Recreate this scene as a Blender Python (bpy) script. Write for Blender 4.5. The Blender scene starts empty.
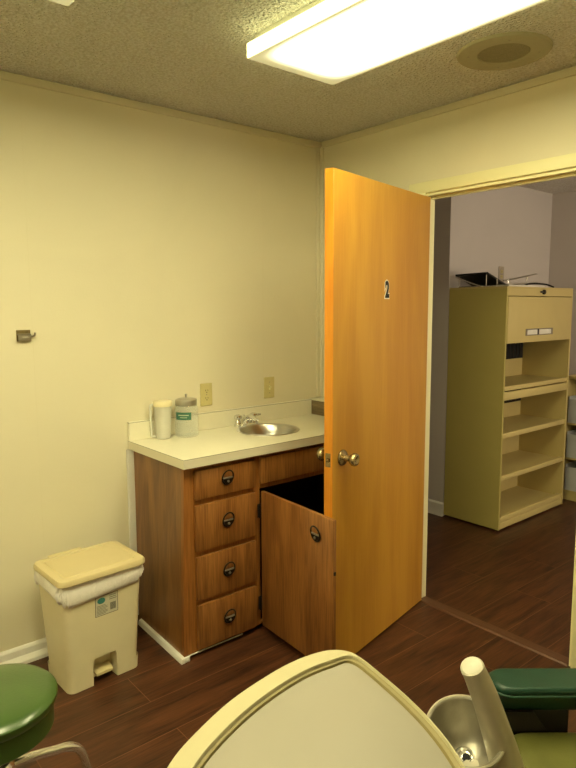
import bpy, bmesh, math, random
from mathutils import Matrix, Vector, Euler
random.seed(7)
SC = bpy.context.scene
COL = SC.collection
R = math.radians
ZF = -0.015            # floor level
ZC = 2.427             # ceiling level
# ------------------------------------------------------------------ materials
def mat(name, col, rough=.5, metal=0., spec=.5, noise=0., nscale=8., stretch=None, col2=None, bump=0., bscale=40.,
        coat=0., trans=0., alpha=1., ior=1.45, distort=1.5, detail=6.):
    m = bpy.data.materials.new(name); m.use_nodes = True
    nt = m.node_tree; b = nt.nodes['Principled BSDF']
    b.inputs['Roughness'].default_value = rough; b.inputs['Metallic'].default_value = metal
    b.inputs['Specular IOR Level'].default_value = spec
    b.inputs['Coat Weight'].default_value = coat; b.inputs['Coat Roughness'].default_value = .15
    b.inputs['Transmission Weight'].default_value = trans; b.inputs['Alpha'].default_value = alpha
    b.inputs['IOR'].default_value = ior
    c = (*col, 1)
    b.inputs['Base Color'].default_value = c
    tc = nt.nodes.new('ShaderNodeTexCoord')
    vec = tc.outputs['Object']
    if stretch:
        mp = nt.nodes.new('ShaderNodeMapping'); mp.inputs['Scale'].default_value = stretch
        nt.links.new(vec, mp.inputs['Vector']); vec = mp.outputs['Vector']
    if col2 is not None or noise:
        n = nt.nodes.new('ShaderNodeTexNoise'); n.inputs['Scale'].default_value = nscale
        n.inputs['Detail'].default_value = detail; n.inputs['Distortion'].default_value = distort
        nt.links.new(vec, n.inputs['Vector'])
        r = nt.nodes.new('ShaderNodeValToRGB')
        r.color_ramp.elements[0].position = .3; r.color_ramp.elements[1].position = .7
        c2 = col2 if col2 is not None else tuple(x * (1 - noise) for x in col)
        r.color_ramp.elements[0].color = (*c2, 1); r.color_ramp.elements[1].color = c
        nt.links.new(n.outputs['Fac'], r.inputs['Fac']); nt.links.new(r.outputs['Color'], b.inputs['Base Color'])
    if bump:
        n2 = nt.nodes.new('ShaderNodeTexNoise'); n2.inputs['Scale'].default_value = bscale
        n2.inputs['Detail'].default_value = 3
        nt.links.new(vec, n2.inputs['Vector'])
        bp = nt.nodes.new('ShaderNodeBump'); bp.inputs['Strength'].default_value = bump; bp.inputs['Distance'].default_value = .01
        nt.links.new(n2.outputs['Fac'], bp.inputs['Height']); nt.links.new(bp.outputs['Normal'], b.inputs['Normal'])
    return m

def wood(name, light, dark, axis='z', scale=1., rough=.35, coat=.2, fig=.5):
    """grained wood: fine stretched pores over a broad cathedral figure"""
    m = bpy.data.materials.new(name); m.use_nodes = True
    nt = m.node_tree; N = nt.nodes; L = nt.links; b = N['Principled BSDF']
    b.inputs['Roughness'].default_value = rough; b.inputs['Coat Weight'].default_value = coat; b.inputs['Coat Roughness'].default_value = .2
    tc = N.new('ShaderNodeTexCoord')
    def mapped(along, across):
        mp = N.new('ShaderNodeMapping'); s = [across] * 3; s['xyz'.index(axis)] = along
        mp.inputs['Scale'].default_value = s; L.new(tc.outputs['Object'], mp.inputs['Vector']); return mp.outputs['Vector']
    n1 = N.new('ShaderNodeTexNoise'); n1.inputs['Scale'].default_value = 1; n1.inputs['Detail'].default_value = 5; n1.inputs['Distortion'].default_value = .6
    L.new(mapped(2.2 * scale, 16 * scale), n1.inputs['Vector'])
    n2 = N.new('ShaderNodeTexNoise'); n2.inputs['Scale'].default_value = 1; n2.inputs['Detail'].default_value = 4
    L.new(mapped(8 * scale, 190 * scale), n2.inputs['Vector'])
    mx = N.new('ShaderNodeMath'); mx.operation = 'MULTIPLY_ADD'; mx.inputs[1].default_value = fig
    sc = N.new('ShaderNodeMath'); sc.operation = 'MULTIPLY'; sc.inputs[1].default_value = 1 - fig
    L.new(n2.outputs['Fac'], sc.inputs[0]); L.new(n1.outputs['Fac'], mx.inputs[0]); L.new(sc.outputs[0], mx.inputs[2])
    r = N.new('ShaderNodeValToRGB'); r.color_ramp.elements[0].position = .36; r.color_ramp.elements[1].position = .62
    r.color_ramp.elements[0].color = (*dark, 1); r.color_ramp.elements[1].color = (*light, 1)
    L.new(mx.outputs[0], r.inputs['Fac']); L.new(r.outputs['Color'], b.inputs['Base Color'])
    return m

M = {}
M['wall'] = mat('cream_wall_paint', (.77, .71, .53), rough=.55, noise=.05, nscale=1.3, bump=.04, bscale=120)
M['wall_hall'] = mat('pale_hall_paint', (.60, .56, .53), rough=.6, noise=.04, nscale=1.3)
M['trim_cream'] = mat('cream_trim_paint', (.84, .79, .47), rough=.45)
M['trim_white'] = mat('white_trim_paint', (.80, .78, .72), rough=.4, noise=.06, nscale=6)
M['cove'] = mat('beige_cove_strip', (.66, .60, .43), rough=.5)
M['seam'] = mat('wall_panel_seam', (.74, .68, .50), rough=.6)

def popcorn():
    m = bpy.data.materials.new('popcorn_ceiling'); m.use_nodes = True
    nt = m.node_tree; N = nt.nodes; L = nt.links; b = N['Principled BSDF']
    b.inputs['Roughness'].default_value = .95; b.inputs['Specular IOR Level'].default_value = .1
    b.inputs['Base Color'].default_value = (.93, .85, .70, 1)
    tc = N.new('ShaderNodeTexCoord')
    n = N.new('ShaderNodeTexNoise'); n.inputs['Scale'].default_value = 75; n.inputs['Detail'].default_value = 3; n.inputs['Roughness'].default_value = .6
    v = N.new('ShaderNodeTexVoronoi'); v.inputs['Scale'].default_value = 95
    L.new(tc.outputs['Object'], n.inputs['Vector']); L.new(tc.outputs['Object'], v.inputs['Vector'])
    a = N.new('ShaderNodeMath'); a.operation = 'SUBTRACT'; L.new(n.outputs['Fac'], a.inputs[0])
    s = N.new('ShaderNodeMath'); s.operation = 'MULTIPLY'; s.inputs[1].default_value = .6
    L.new(v.outputs['Distance'], s.inputs[0]); L.new(s.outputs[0], a.inputs[1])
    cr = N.new('ShaderNodeValToRGB'); cr.color_ramp.elements[0].position = .02; cr.color_ramp.elements[1].position = .38
    cr.color_ramp.elements[0].color = (.82, .765, .67, 1); cr.color_ramp.elements[1].color = (.98, .94, .88, 1)
    L.new(a.outputs[0], cr.inputs['Fac']); L.new(cr.outputs['Color'], b.inputs['Base Color'])
    bp = N.new('ShaderNodeBump'); bp.inputs['Strength'].default_value = 1; bp.inputs['Distance'].default_value = .03
    L.new(a.outputs[0], bp.inputs['Height']); L.new(bp.outputs['Normal'], b.inputs['Normal'])
    return m
M['ceiling'] = popcorn()

def planks():
    m = bpy.data.materials.new('dark_plank_floor'); m.use_nodes = True
    nt = m.node_tree; N = nt.nodes; L = nt.links; b = N['Principled BSDF']
    tc = N.new('ShaderNodeTexCoord')
    mp = N.new('ShaderNodeMapping'); mp.inputs['Location'].default_value = (.27, .025, 0)
    L.new(tc.outputs['Object'], mp.inputs['Vector'])
    br = N.new('ShaderNodeTexBrick'); br.offset = .37; br.offset_frequency = 2
    br.inputs['Scale'].default_value = 1; br.inputs['Brick Width'].default_value = 1.2; br.inputs['Row Height'].default_value = .2
    br.inputs['Mortar Size'].default_value = .0018; br.inputs['Mortar Smooth'].default_value = .3; br.inputs['Bias'].default_value = 0
    br.inputs['Color1'].default_value = (0, 0, 0, 1); br.inputs['Color2'].default_value = (1, 1, 1, 1)
    L.new(mp.outputs['Vector'], br.inputs['Vector'])
    # grain that shifts plank by plank
    sh = N.new('ShaderNodeVectorMath'); sh.operation = 'MULTIPLY_ADD'
    L.new(br.outputs['Color'], sh.inputs[0]); sh.inputs[1].default_value = (7, 3, 0); L.new(tc.outputs['Object'], sh.inputs[2])
    m1 = N.new('ShaderNodeMapping'); m1.inputs['Scale'].default_value = (2.2, 17, 1); L.new(sh.outputs[0], m1.inputs['Vector'])
    n1 = N.new('ShaderNodeTexNoise'); n1.inputs['Scale'].default_value = 1.1; n1.inputs['Detail'].default_value = 7; n1.inputs['Distortion'].default_value = 1.2
    L.new(m1.outputs[0], n1.inputs['Vector'])
    m2 = N.new('ShaderNodeMapping'); m2.inputs['Scale'].default_value = (9, 150, 1); L.new(sh.outputs[0], m2.inputs['Vector'])
    n2 = N.new('ShaderNodeTexNoise'); n2.inputs['Scale'].default_value = 1; n2.inputs['Detail'].default_value = 3; L.new(m2.outputs[0], n2.inputs['Vector'])
    ad = N.new('ShaderNodeMath'); ad.operation = 'MULTIPLY_ADD'; ad.inputs[1].default_value = .35
    s1 = N.new('ShaderNodeMath'); s1.operation = 'MULTIPLY'; s1.inputs[1].default_value = .65
    L.new(n1.outputs['Fac'], s1.inputs[0]); L.new(n2.outputs['Fac'], ad.inputs[0]); L.new(s1.outputs[0], ad.inputs[2])
    r = N.new('ShaderNodeValToRGB'); e = r.color_ramp.elements
    e[0].position = .33; e[0].color = (.020, .0075, .0036, 1); e[1].position = .66; e[1].color = (.112, .039, .016, 1)
    L.new(ad.outputs[0], r.inputs['Fac'])
    mx = N.new('ShaderNodeMixRGB'); mx.inputs[2].default_value = (.165, .070, .032, 1)
    L.new(br.outputs['Fac'], mx.inputs[0]); L.new(r.outputs['Color'], mx.inputs[1])
    L.new(mx.outputs[0], b.inputs['Base Color'])
    b.inputs['Roughness'].default_value = .38; b.inputs['Specular IOR Level'].default_value = .4
    bp = N.new('ShaderNodeBump'); bp.inputs['Strength'].default_value = .12; bp.inputs['Distance'].default_value = .004
    L.new(ad.outputs[0], bp.inputs['Height']); L.new(bp.outputs['Normal'], b.inputs['Normal'])
    return m
M['floor'] = planks()
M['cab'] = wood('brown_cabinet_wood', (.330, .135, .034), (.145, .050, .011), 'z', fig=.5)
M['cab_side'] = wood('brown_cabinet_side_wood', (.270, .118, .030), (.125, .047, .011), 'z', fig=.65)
M['cab_frame'] = wood('brown_cabinet_frame_wood', (.36, .140, .032), (.21, .073, .015), 'z', fig=.4)
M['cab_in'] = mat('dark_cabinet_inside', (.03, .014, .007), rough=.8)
M['toe'] = mat('black_toe_board', (.012, .009, .007), rough=.7)
M['door'] = wood('orange_varnished_door', (.60, .305, .034), (.49, .220, .020), 'z', scale=.5, rough=.38, coat=.2, fig=.75)
M['door_edge'] = wood('orange_door_edge', (.68, .27, .02), (.58, .20, .012), 'z', rough=.35)
M['laminate'] = mat('cream_laminate', (.80, .76, .60), rough=.32, noise=.03, nscale=14, coat=.1)
M['laminate_edge'] = mat('cream_laminate_edge', (.70, .65, .51), rough=.4)
M['brown_laminate'] = wood('grey_brown_laminate', (.26, .19, .10), (.12, .085, .042), 'y', scale=.9, rough=.4, coat=.1)
M['steel'] = mat('brushed_steel', (.62, .60, .56), rough=.28, metal=1, noise=.15, nscale=4, stretch=(1, 1, 40))
M['chrome'] = mat('chrome', (.88, .87, .84), rough=.14, metal=.9, noise=.05, nscale=20)
M['jar_metal'] = mat('dull_jar_lid_metal', (.50, .48, .42), rough=.3, metal=.8, noise=.1, nscale=20)
M['brass'] = mat('aged_brass', (.44, .34, .18), rough=.27, metal=.9, noise=.3, nscale=40)
M['bronze'] = mat('dark_bronze', (.030, .022, .018), rough=.35, metal=.6, noise=.3, nscale=50)
M['pewter'] = mat('grey_pewter', (.36, .32, .25), rough=.4, metal=.7, noise=.2, nscale=50)
M['ivory'] = mat('ivory_plastic', (.60, .52, .25), rough=.4, noise=.03, nscale=20)
M['hall_plate'] = mat('greyish_plate', (.42, .37, .30), rough=.45, noise=.04)
M['hole'] = mat('black_slot', (.01, .01, .01), rough=.8, noise=.1)
M['bin'] = mat('beige_bin_plastic', (.76, .68, .46), rough=.42, noise=.06, nscale=5)
M['bin_lid'] = mat('yellow_beige_lid_plastic', (.62, .52, .29), rough=.4, noise=.04, nscale=6)
M['bag'] = mat('white_bin_liner', (.92, .88, .84), rough=.5, noise=.1, nscale=20, bump=.3, bscale=60)
M['paper'] = mat('white_paper', (.74, .72, .62), rough=.7, noise=.05, nscale=10)
M['sticker'] = mat('grey_sticker', (.60, .57, .44), rough=.5, noise=.06, nscale=30)
M['sticker_teal'] = mat('teal_print', (.05, .22, .20), rough=.5, noise=.2, nscale=60)
M['print'] = mat('dark_print', (.06, .055, .045), rough=.6, noise=.2, nscale=60)
M['print_grey'] = mat('grey_print', (.30, .28, .22), rough=.6, noise=.2, nscale=60)
M['green_seat'] = mat('green_vinyl', (.052, .108, .022), rough=.29, noise=.25, nscale=3, coat=.4, bump=.05, bscale=150)
M['green_arm'] = mat('deep_green_vinyl', (.012, .052, .030), rough=.42, noise=.3, nscale=5, bump=.08, bscale=160)
M['olive'] = mat('olive_green_vinyl', (.15, .150, .036), rough=.42, noise=.2, nscale=6, bump=.08, bscale=160)
M['dark_metal'] = mat('dark_brown_metal', (.010, .006, .005), rough=.6, noise=.2)
M['shell'] = mat('cream_moulded_shell', (.46, .415, .255), rough=.4, noise=.03, nscale=4)
M['shell_face'] = mat('beige_panel_face', (.30, .275, .225), rough=.5, noise=.04, nscale=5)
M['rim_shade'] = mat('tan_rim_shade', (.24, .195, .075), rough=.55, noise=.1)  # dark tan stands in for shade on the tray rim's inner wall
M['cast'] = mat('grey_cast_metal', (.56, .52, .41), rough=.42, metal=.5, noise=.12, nscale=9)
M['bowl'] = mat('worn_steel_bowl', (.40, .37, .30), rough=.38, metal=.75, noise=.25, nscale=7)
M['cap'] = mat('cream_cap', (.55, .52, .42), rough=.4, noise=.03)
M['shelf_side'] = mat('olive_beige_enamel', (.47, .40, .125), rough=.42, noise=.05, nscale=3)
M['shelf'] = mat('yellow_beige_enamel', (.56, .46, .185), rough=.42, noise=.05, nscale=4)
M['grey_tray'] = mat('pale_grey_tray', (.50, .52, .50), rough=.45, noise=.08)
M['black'] = mat('black_plastic', (.010, .010, .011), rough=.45, noise=.2, nscale=30)
M['housing'] = mat('white_enamel_housing', (.78, .76, .66), rough=.45, noise=.03)
M['speaker'] = mat('beige_grey_disc', (.40, .36, .235), rough=.6, noise=.08, nscale=30)
M['grille'] = mat('darker_grille', (.30, .265, .165), rough=.7, noise=.35, nscale=180)
M['white_num'] = mat('white_number_backing', (.82, .80, .70), rough=.5, noise=.03)
M['black_num'] = mat('black_number', (.008, .007, .006), rough=.5, noise=.1)
M['teal'] = mat('teal_label', (.055, .17, .115), rough=.5, noise=.12, nscale=30)
M['teal_text'] = mat('pale_label_print', (.50, .60, .45), rough=.5, noise=.12, nscale=30)
M['threshold'] = wood('brown_threshold_strip', (.125, .055, .028), (.085, .034, .016), 'y', rough=.4)
M['clear'] = mat('clear_glass', (.86, .92, .86), rough=.04, alpha=.13, noise=.02)
M['frost'] = mat('frosted_plastic', (.80, .78, .69), rough=.35, alpha=.72, noise=.04, nscale=20)
M['cup_rim'] = mat('cream_cup_lid', (.84, .76, .50), rough=.4, noise=.03)

def lens_side():
    m = bpy.data.materials.new('lit_lens_side'); m.use_nodes = True; b = m.node_tree.nodes['Principled BSDF']
    b.inputs['Base Color'].default_value = (.7, .7, .45, 1); b.inputs['Roughness'].default_value = .3
    b.inputs['Emission Color'].default_value = (.95, .95, .42, 1); b.inputs['Emission Strength'].default_value = 2.3
    return m
def lens_mat(name, cx, cy, hx, hy, col, s_mid, s_edge):
    """prismatic diffuser lit from within by tubes: brightest over the tubes"""
    m = bpy.data.materials.new(name); m.use_nodes = True
    nt = m.node_tree; N = nt.nodes; L = nt.links; b = N['Principled BSDF']
    b.inputs['Base Color'].default_value = (.7, .7, .5, 1); b.inputs['Roughness'].default_value = .3
    tc = N.new('ShaderNodeTexCoord'); sp = N.new('ShaderNodeSeparateXYZ'); L.new(tc.outputs['Object'], sp.inputs[0])
    def edge(out, h, w):
        a = N.new('ShaderNodeMath'); a.operation = 'ABSOLUTE'; L.new(out, a.inputs[0])
        r = N.new('ShaderNodeMapRange'); r.interpolation_type = 'SMOOTHSTEP'
        r.inputs['From Min'].default_value = h; r.inputs['From Max'].default_value = h - w
        r.inputs['To Min'].default_value = 0; r.inputs['To Max'].default_value = 1
        L.new(a.outputs[0], r.inputs['Value']); return r.outputs[0]
    ex = edge(sp.outputs['X'], hx - .005, .12); ey = edge(sp.outputs['Y'], hy - .02, .26)
    mu = N.new('ShaderNodeMath'); mu.operation = 'MULTIPLY'; L.new(ex, mu.inputs[0]); L.new(ey, mu.inputs[1])
    st = N.new('ShaderNodeMapRange'); st.inputs['To Min'].default_value = s_edge; st.inputs['To Max'].default_value = s_mid
    L.new(mu.outputs[0], st.inputs['Value'])
    L.new(st.outputs[0], b.inputs['Emission Strength']); b.inputs['Emission Color'].default_value = (*col, 1)
    return m

# ------------------------------------------------------------------ mesh builder
class MB:
    def __init__(self): self.v = []; self.f = []; self.mi = []; self.cur = 0
    def m(self, i): self.cur = i; return self
    def add(self, vs, fs, T=None):
        o = len(self.v)
        self.v += [(T @ Vector(p)) if T is not None else Vector(p) for p in vs]
        self.f += [tuple(i + o for i in f) for f in fs]; self.mi += [self.cur] * len(fs); return self
    def frombm(self, bm, T=None):
        bm.verts.index_update()
        self.add([v.co.copy() for v in bm.verts], [[v.index for v in f.verts] for f in bm.faces], T); bm.free(); return self
    def box(self, x0, x1, y0, y1, z0, z1, bev=0., seg=2, T=None):
        bm = bmesh.new(); bmesh.ops.create_cube(bm, size=1)
        for v in bm.verts:
            v.co = Vector(((x0 + x1) / 2 + v.co.x * abs(x1 - x0), (y0 + y1) / 2 + v.co.y * abs(y1 - y0), (z0 + z1) / 2 + v.co.z * abs(z1 - z0)))
        if bev: bmesh.ops.bevel(bm, geom=list(bm.edges), offset=bev, segments=seg, profile=.5, affect='EDGES')
        return self.frombm(bm, T)
    def loft(self, rings, closed=True, cap0=True, cap1=True, T=None):
        n = len(rings[0]); vs = [p for r in rings for p in r]; fs = []
        for k in range(len(rings) - 1):
            for i in range(n if closed else n - 1):
                j = (i + 1) % n
                fs.append((k * n + i, k * n + j, (k + 1) * n + j, (k + 1) * n + i))
        if cap0: fs.append(tuple(reversed(range(n))))
        if cap1: fs.append(tuple((len(rings) - 1) * n + i for i in range(n)))
        return self.add(vs, fs, T)
    def lathe(self, prof, c=(0, 0, 0), seg=40, T=None, sx=1., sy=1., closed=False):
        """profile of (r, z) turned about z at c; caps where the profile ends off-axis unless closed"""
        rings = [[(c[0] + r * sx * math.cos(2 * math.pi * i / seg), c[1] + r * sy * math.sin(2 * math.pi * i / seg), c[2] + z) for i in range(seg)] for r, z in prof]
        if closed: rings.append(rings[0]); return self.loft(rings, True, False, False, T)
        return self.loft(rings, True, True, True, T)
    def tube(self, pts, r, seg=12, closed=False, flat=1., T=None):
        pts = [Vector(p) for p in pts]; n = len(pts); rs = r if isinstance(r, (list, tuple)) else [r] * n
        rings = []; prev = None
        for i, p in enumerate(pts):
            a = pts[i - 1] if (i or closed) else p; b = pts[(i + 1) % n] if (i < n - 1 or closed) else p
            t = (b - a).normalized()
            if prev is None:
                u = t.orthogonal().normalized()
            else:
                u = (prev - t * prev.dot(t)).normalized()
            prev = u; w = t.cross(u)
            rings.append([p + (u * math.cos(2 * math.pi * k / seg) + w * flat * math.sin(2 * math.pi * k / seg)) * rs[i] for k in range(seg)])
        if closed: rings.append(rings[0]); return self.loft(rings, True, False, False, T)
        return self.loft(rings, True, True, True, T)
    def prism(self, outline, z0, z1, T=None):
        return self.loft([[(x, y, z0) for x, y in outline], [(x, y, z1) for x, y in outline]], T=T)
ORI = {}
def build(name, mb, mats, parent=None, smooth=32, loc=None):
    """link one mesh object; world coordinates unless the parent is a rotated thing built in its own frame"""
    me = bpy.data.meshes.new(name)
    o0 = ORI[parent.name][0] if parent is not None else (Vector(loc) if loc else Vector((0, 0, 0)))
    local = ORI[parent.name][1] if parent is not None else False
    me.from_pydata([tuple(v if local else v - o0) for v in mb.v], [], mb.f)
    for m in (mats if isinstance(mats, (list, tuple)) else [mats]): me.materials.append(M[m] if isinstance(m, str) else m)
    for p, i in zip(me.polygons, mb.mi): p.material_index = i
    bm = bmesh.new(); bm.from_mesh(me); bmesh.ops.recalc_face_normals(bm, faces=bm.faces); bm.to_mesh(me); bm.free()
    if smooth:
        for p in me.polygons: p.use_smooth = True
        me.set_sharp_from_angle(angle=R(smooth))
    me.update()
    o = bpy.data.objects.new(name, me); COL.objects.link(o)
    if parent is not None: o.parent = parent
    else: o.location = o0
    ORI[o.name] = (o0, local)
    return o
def thing(name, label, cat, loc, rz=None, group=None):
    e = bpy.data.objects.new(name, None); COL.objects.link(e)
    e.location = loc; e.empty_display_size = .1
    if rz is not None: e.rotation_euler = (0, 0, rz)
    e['label'] = label; e['category'] = cat
    if group: e['group'] = group
    ORI[e.name] = (Vector(loc), rz is not None); return e
def tag(o, label, cat, group=None):
    o['label'] = label; o['category'] = cat
    if group: o['group'] = group
    return o
def struct(name, mb, mats, label=None, cat=None, **k):
    o = build(name, mb, mats, **k); o['kind'] = 'structure'
    if label: o['label'] = label; o['category'] = cat
    return o

def rrect(cx, cy, hx, hy, r, n=6):
    pts = []
    for (sx, sy, a0) in ((1, 1, 0), (-1, 1, 90), (-1, -1, 180), (1, -1, 270)):
        for k in range(n + 1):
            a = R(a0 + 90 * k / n); pts.append((cx + sx * (hx - r) + r * math.cos(a), cy + sy * (hy - r) + r * math.sin(a)))
    return pts
def smooth_path(P, n=8, closed=False):
    P = [Vector(p) for p in P]; out = []; m = len(P)
    for i in range(m if closed else m - 1):
        g = lambda k: P[k % m] if closed else P[max(0, min(m - 1, k))]
        a, b, c, d = g(i - 1), g(i), g(i + 1), g(i + 2)
        for k in range(n):
            t = k / n
            out.append(.5 * ((2 * b) + (c - a) * t + (2 * a - 5 * b + 4 * c - d) * t * t + (3 * b - a - 3 * c + d) * t ** 3))
    if not closed: out.append(P[-1])
    return out

# ------------------------------------------------------------------ the room
XL, YB = -3.9, -4.0                 # left and rear limits of the exam room
YO0, YO1, ZO = -1.565, -.750, 2.042 # doorway in the right wall
HX, HXF = 1.19, 2.575               # hall: near corner wall, far wall
HY0, HY1 = -3.4, 2.2
HC = 2.42
WT = .05
struct('floor', MB().box(XL - .1, HXF + .1, YB - .1, HY1 + .1, ZF - .1, ZF), 'floor', 'dark brown wood-look plank floor', 'floor', smooth=0)
struct('ceiling', MB().box(XL - .1, WT, YB - .1, .1, ZC, ZC + .1), 'ceiling', 'textured popcorn ceiling of the exam room', 'ceiling', smooth=0)
struct('ceiling_hall', MB().box(WT, HXF + .1, HY0 - .1, HY1 + .1, HC, HC + .1), 'ceiling', 'pale ceiling of the room beyond the doorway', 'ceiling', smooth=0)
wb = MB().box(XL - .1, WT, 0, .1, ZF, ZC).m(1)
for sx in (-.42, -1.640, -2.86): wb.box(sx - .0012, sx + .0012, -.0004, .001, ZF, ZC)
struct('wall_back', wb, ['wall', 'seam'], 'cream painted panel wall behind the vanity and bin', 'wall', smooth=0)
wr = MB().m(0)
wr.box(0, WT, YO1, 0, ZF, ZC); wr.box(0, WT, YB, YO0, ZF, ZC); wr.box(0, WT, YO0, YO1, ZO, ZC)
struct('wall_right', wr, 'wall', 'cream wall with the open doorway', 'wall', smooth=0)
struct('wall_left', MB().box(XL - .1, XL, YB, 0, ZF, ZC), 'wall', smooth=0)
struct('wall_front', MB().box(XL - .1, WT, YB - .1, YB, ZF, ZC), 'wall', smooth=0)
hw = MB().box(HX, HXF + .1, -.039, .06, ZF, HC)
struct('wall_hall_back', hw, 'wall_hall', 'pale wall behind the metal shelf cabinet', 'wall', smooth=0)
struct('wall_hall_corner', MB().box(HX, HX + .1, .06, HY1, ZF, HC), 'wall_hall', 'shadowed wall between door frame and metal shelf cabinet', 'wall', smooth=0)
struct('wall_hall_right', MB().box(HXF, HXF + .1, HY0, -.039, ZF, HC), 'wall_hall', 'pale far wall of the next room', 'wall', smooth=0)
struct('wall_hall_end', MB().box(WT, HX + .1, HY1, HY1 + .1, ZF, HC), 'wall_hall', smooth=0)
struct('wall_hall_front', MB().box(WT, HXF + .1, HY0 - .1, HY0, ZF, HC), 'wall_hall', smooth=0)
struct('wall_hall_left', MB().box(WT, WT + .01, 0.1, HY1, ZF, HC), 'wall_hall', smooth=0)
# ceiling cove strips and the corner bead
def prof(pts, a, b, fix, axis):
    """sweep a small (offset-from-wall, z) profile along x or y"""
    rings = []
    for t in (a, b):
        rings.append([(t, fix + d, z) if axis == 'x' else (fix + d, t, z) for d, z in pts])
    return rings
cv = [(0, ZC - .036), (-.009, ZC - .036), (-.011, ZC - .034), (-.011, ZC - .009), (-.009, ZC - .008), (0, ZC - .008)]
struct('trim_1', MB().loft(prof(cv, XL, 0, 0, 'x')), 'cove', 'thin beige strip along the ceiling above the vanity wall', 'trim')
struct('trim_2', MB().loft(prof(cv, YB, -.024, 0, 'y')), 'cove', 'thin beige strip along the ceiling above the doorway', 'trim')
cb = MB().box(-.03, 0, -.008, 0, .975, ZC - .03, .003); cb.box(-.008, 0, -.03, 0, .975, ZC - .03, .003)
struct('trim_3', cb, 'wall', 'cream corner bead in the room corner', 'trim')
# door casing and jamb lining (room side)
cs = MB()
cs.box(-.014, 0, YO1 - .005, -.655, ZF, 2.094, .003); cs.box(-.014, 0, YO0 - .075, YO0 + .0, ZF, 2.094, .003)
cs.box(-.015, 0, YO0 - .075, -.655, ZO, 2.0945, .003)
struct('trim_4', cs, 'trim_cream', 'cream wooden casing around the doorway', 'trim')
jb = MB()
jb.box(-.002, WT + .004, YO1 - .012, YO1 + .001, ZF, ZO); jb.box(-.002, WT + .004, YO0, YO0 + .012, ZF, ZO); jb.box(-.002, WT + .004, YO0 + .012, YO1 - .012, ZO - .014, ZO)
jb.box(.03, .045, YO0 + .012, YO1 - .012, ZO - .026, ZO - .014)
struct('trim_5', jb, 'trim_cream', 'cream jamb lining inside the doorway', 'trim', smooth=0)
th = MB().loft([[(-.012, y, ZF), (-.004, y, ZF + .006), (.05, y, ZF + .006), (.058, y, ZF)] for y in (YO0 + .013, YO1 - .013)])
struct('trim_6', th, 'threshold', 'flat brown threshold strip across the doorway floor', 'trim', smooth=0)
# baseboards
bp = [(0, ZF), (-.042, ZF), (-.040, ZF + .014), (-.024, ZF + .026), (-.018, ZF + .030), (-.017, ZF + .058), (-.010, ZF + .066), (0, ZF + .068)]
struct('baseboard_back', MB().loft(prof(bp, XL, -1.256, 0, 'x')), 'trim_white', 'white baseboard behind the bin', 'baseboard')
struct('baseboard_right', MB().loft(prof(bp, YB, YO0 - .08, 0, 'y')), 'trim_white')
bh = [(0, ZF), (-.022, ZF), (-.018, ZF + .02), (-.014, ZF + .09), (-.006, ZF + .1), (0, ZF + .1)]
struct('baseboard_hall', MB().loft(prof(bh, -.045, HY1, HX, 'y')), 'trim_white', 'white baseboard at the foot of the shadowed hall wall', 'baseboard')
struct('baseboard_hall_right', MB().loft(prof(bh, HY0, -.04, HXF, 'y')), 'trim_white')

# ------------------------------------------------------------------ ceiling lights
LC = (1.0, .92, .51)
def ceiling_light(cx, y0, y1, label, group, lamp):
    hx = .205; cy = (y0 + y1) / 2; hy = (y1 - y0) / 2
    t = thing('ceiling_light', label, 'ceiling light', (cx, cy, ZC), group=group)
    build('housing', MB().box(cx - hx + .03, cx + hx - .03, y0 + .012, y1 - .012, ZC - .034, ZC - .0005, .002), 'housing', t)
    zb = ZC - .084
    L = MB()
    rings = []
    for ins, z in ((.004, ZC - .033), (0, ZC - .036), (0, zb + .003), (.003, zb)):
        rings.append([(x, y, z) for x, y in rrect(cx, cy, hx - ins, hy - ins, .006, 2)])
    L.m(1).loft(rings, True, True, False); L.m(0).add(rings[-1], [tuple(range(len(rings[-1])))])
    le = build('lens', L, [lens_mat('lit_prismatic_lens', cx, cy, hx, hy, LC, lamp, .30), lens_side()], t)
    # object coordinates centred on the fixture
    return t
ceiling_light(-.958, -2.10, -.880, 'lit long fluorescent ceiling light nearest the doorway', 'fluorescent ceiling lights', 24.0)
ceiling_light(-1.974, -2.08, -.860, 'lit fluorescent ceiling light whose corner shows at the top left', 'fluorescent ceiling lights', 24.0)
ceiling_light(-2.99, -2.08, -.860, 'added unseen fill light built as a fluorescent fixture, farthest from the doorway', 'fluorescent ceiling lights', 24.0)  # unseen fixture added to brighten the ceiling and upper wall
# unseen glowing window, added to light the walls of the next room
wy = HY0
wn = MB().box(.95, 2.25, wy, wy + .03, .95, 1.01).box(.95, 2.25, wy, wy + .03, 2.04, 2.10).box(.95, 1.01, wy, wy + .03, 1.01, 2.04).box(2.19, 2.25, wy, wy + .03, 1.01, 2.04).box(1.58, 1.62, wy, wy + .025, 1.01, 2.04)
wf = struct('added_window_1', wn, 'trim_white', smooth=0)
glow = bpy.data.materials.new('added_glow_pane'); glow.use_nodes = True
db = glow.node_tree.nodes['Principled BSDF']; db.inputs['Emission Color'].default_value = (1.0, .83, .60, 1); db.inputs['Emission Strength'].default_value = 8.0
build('pane', MB().box(1.01, 2.19, wy + .001, wy + .008, 1.01, 2.04), glow, wf, smooth=0)

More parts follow.
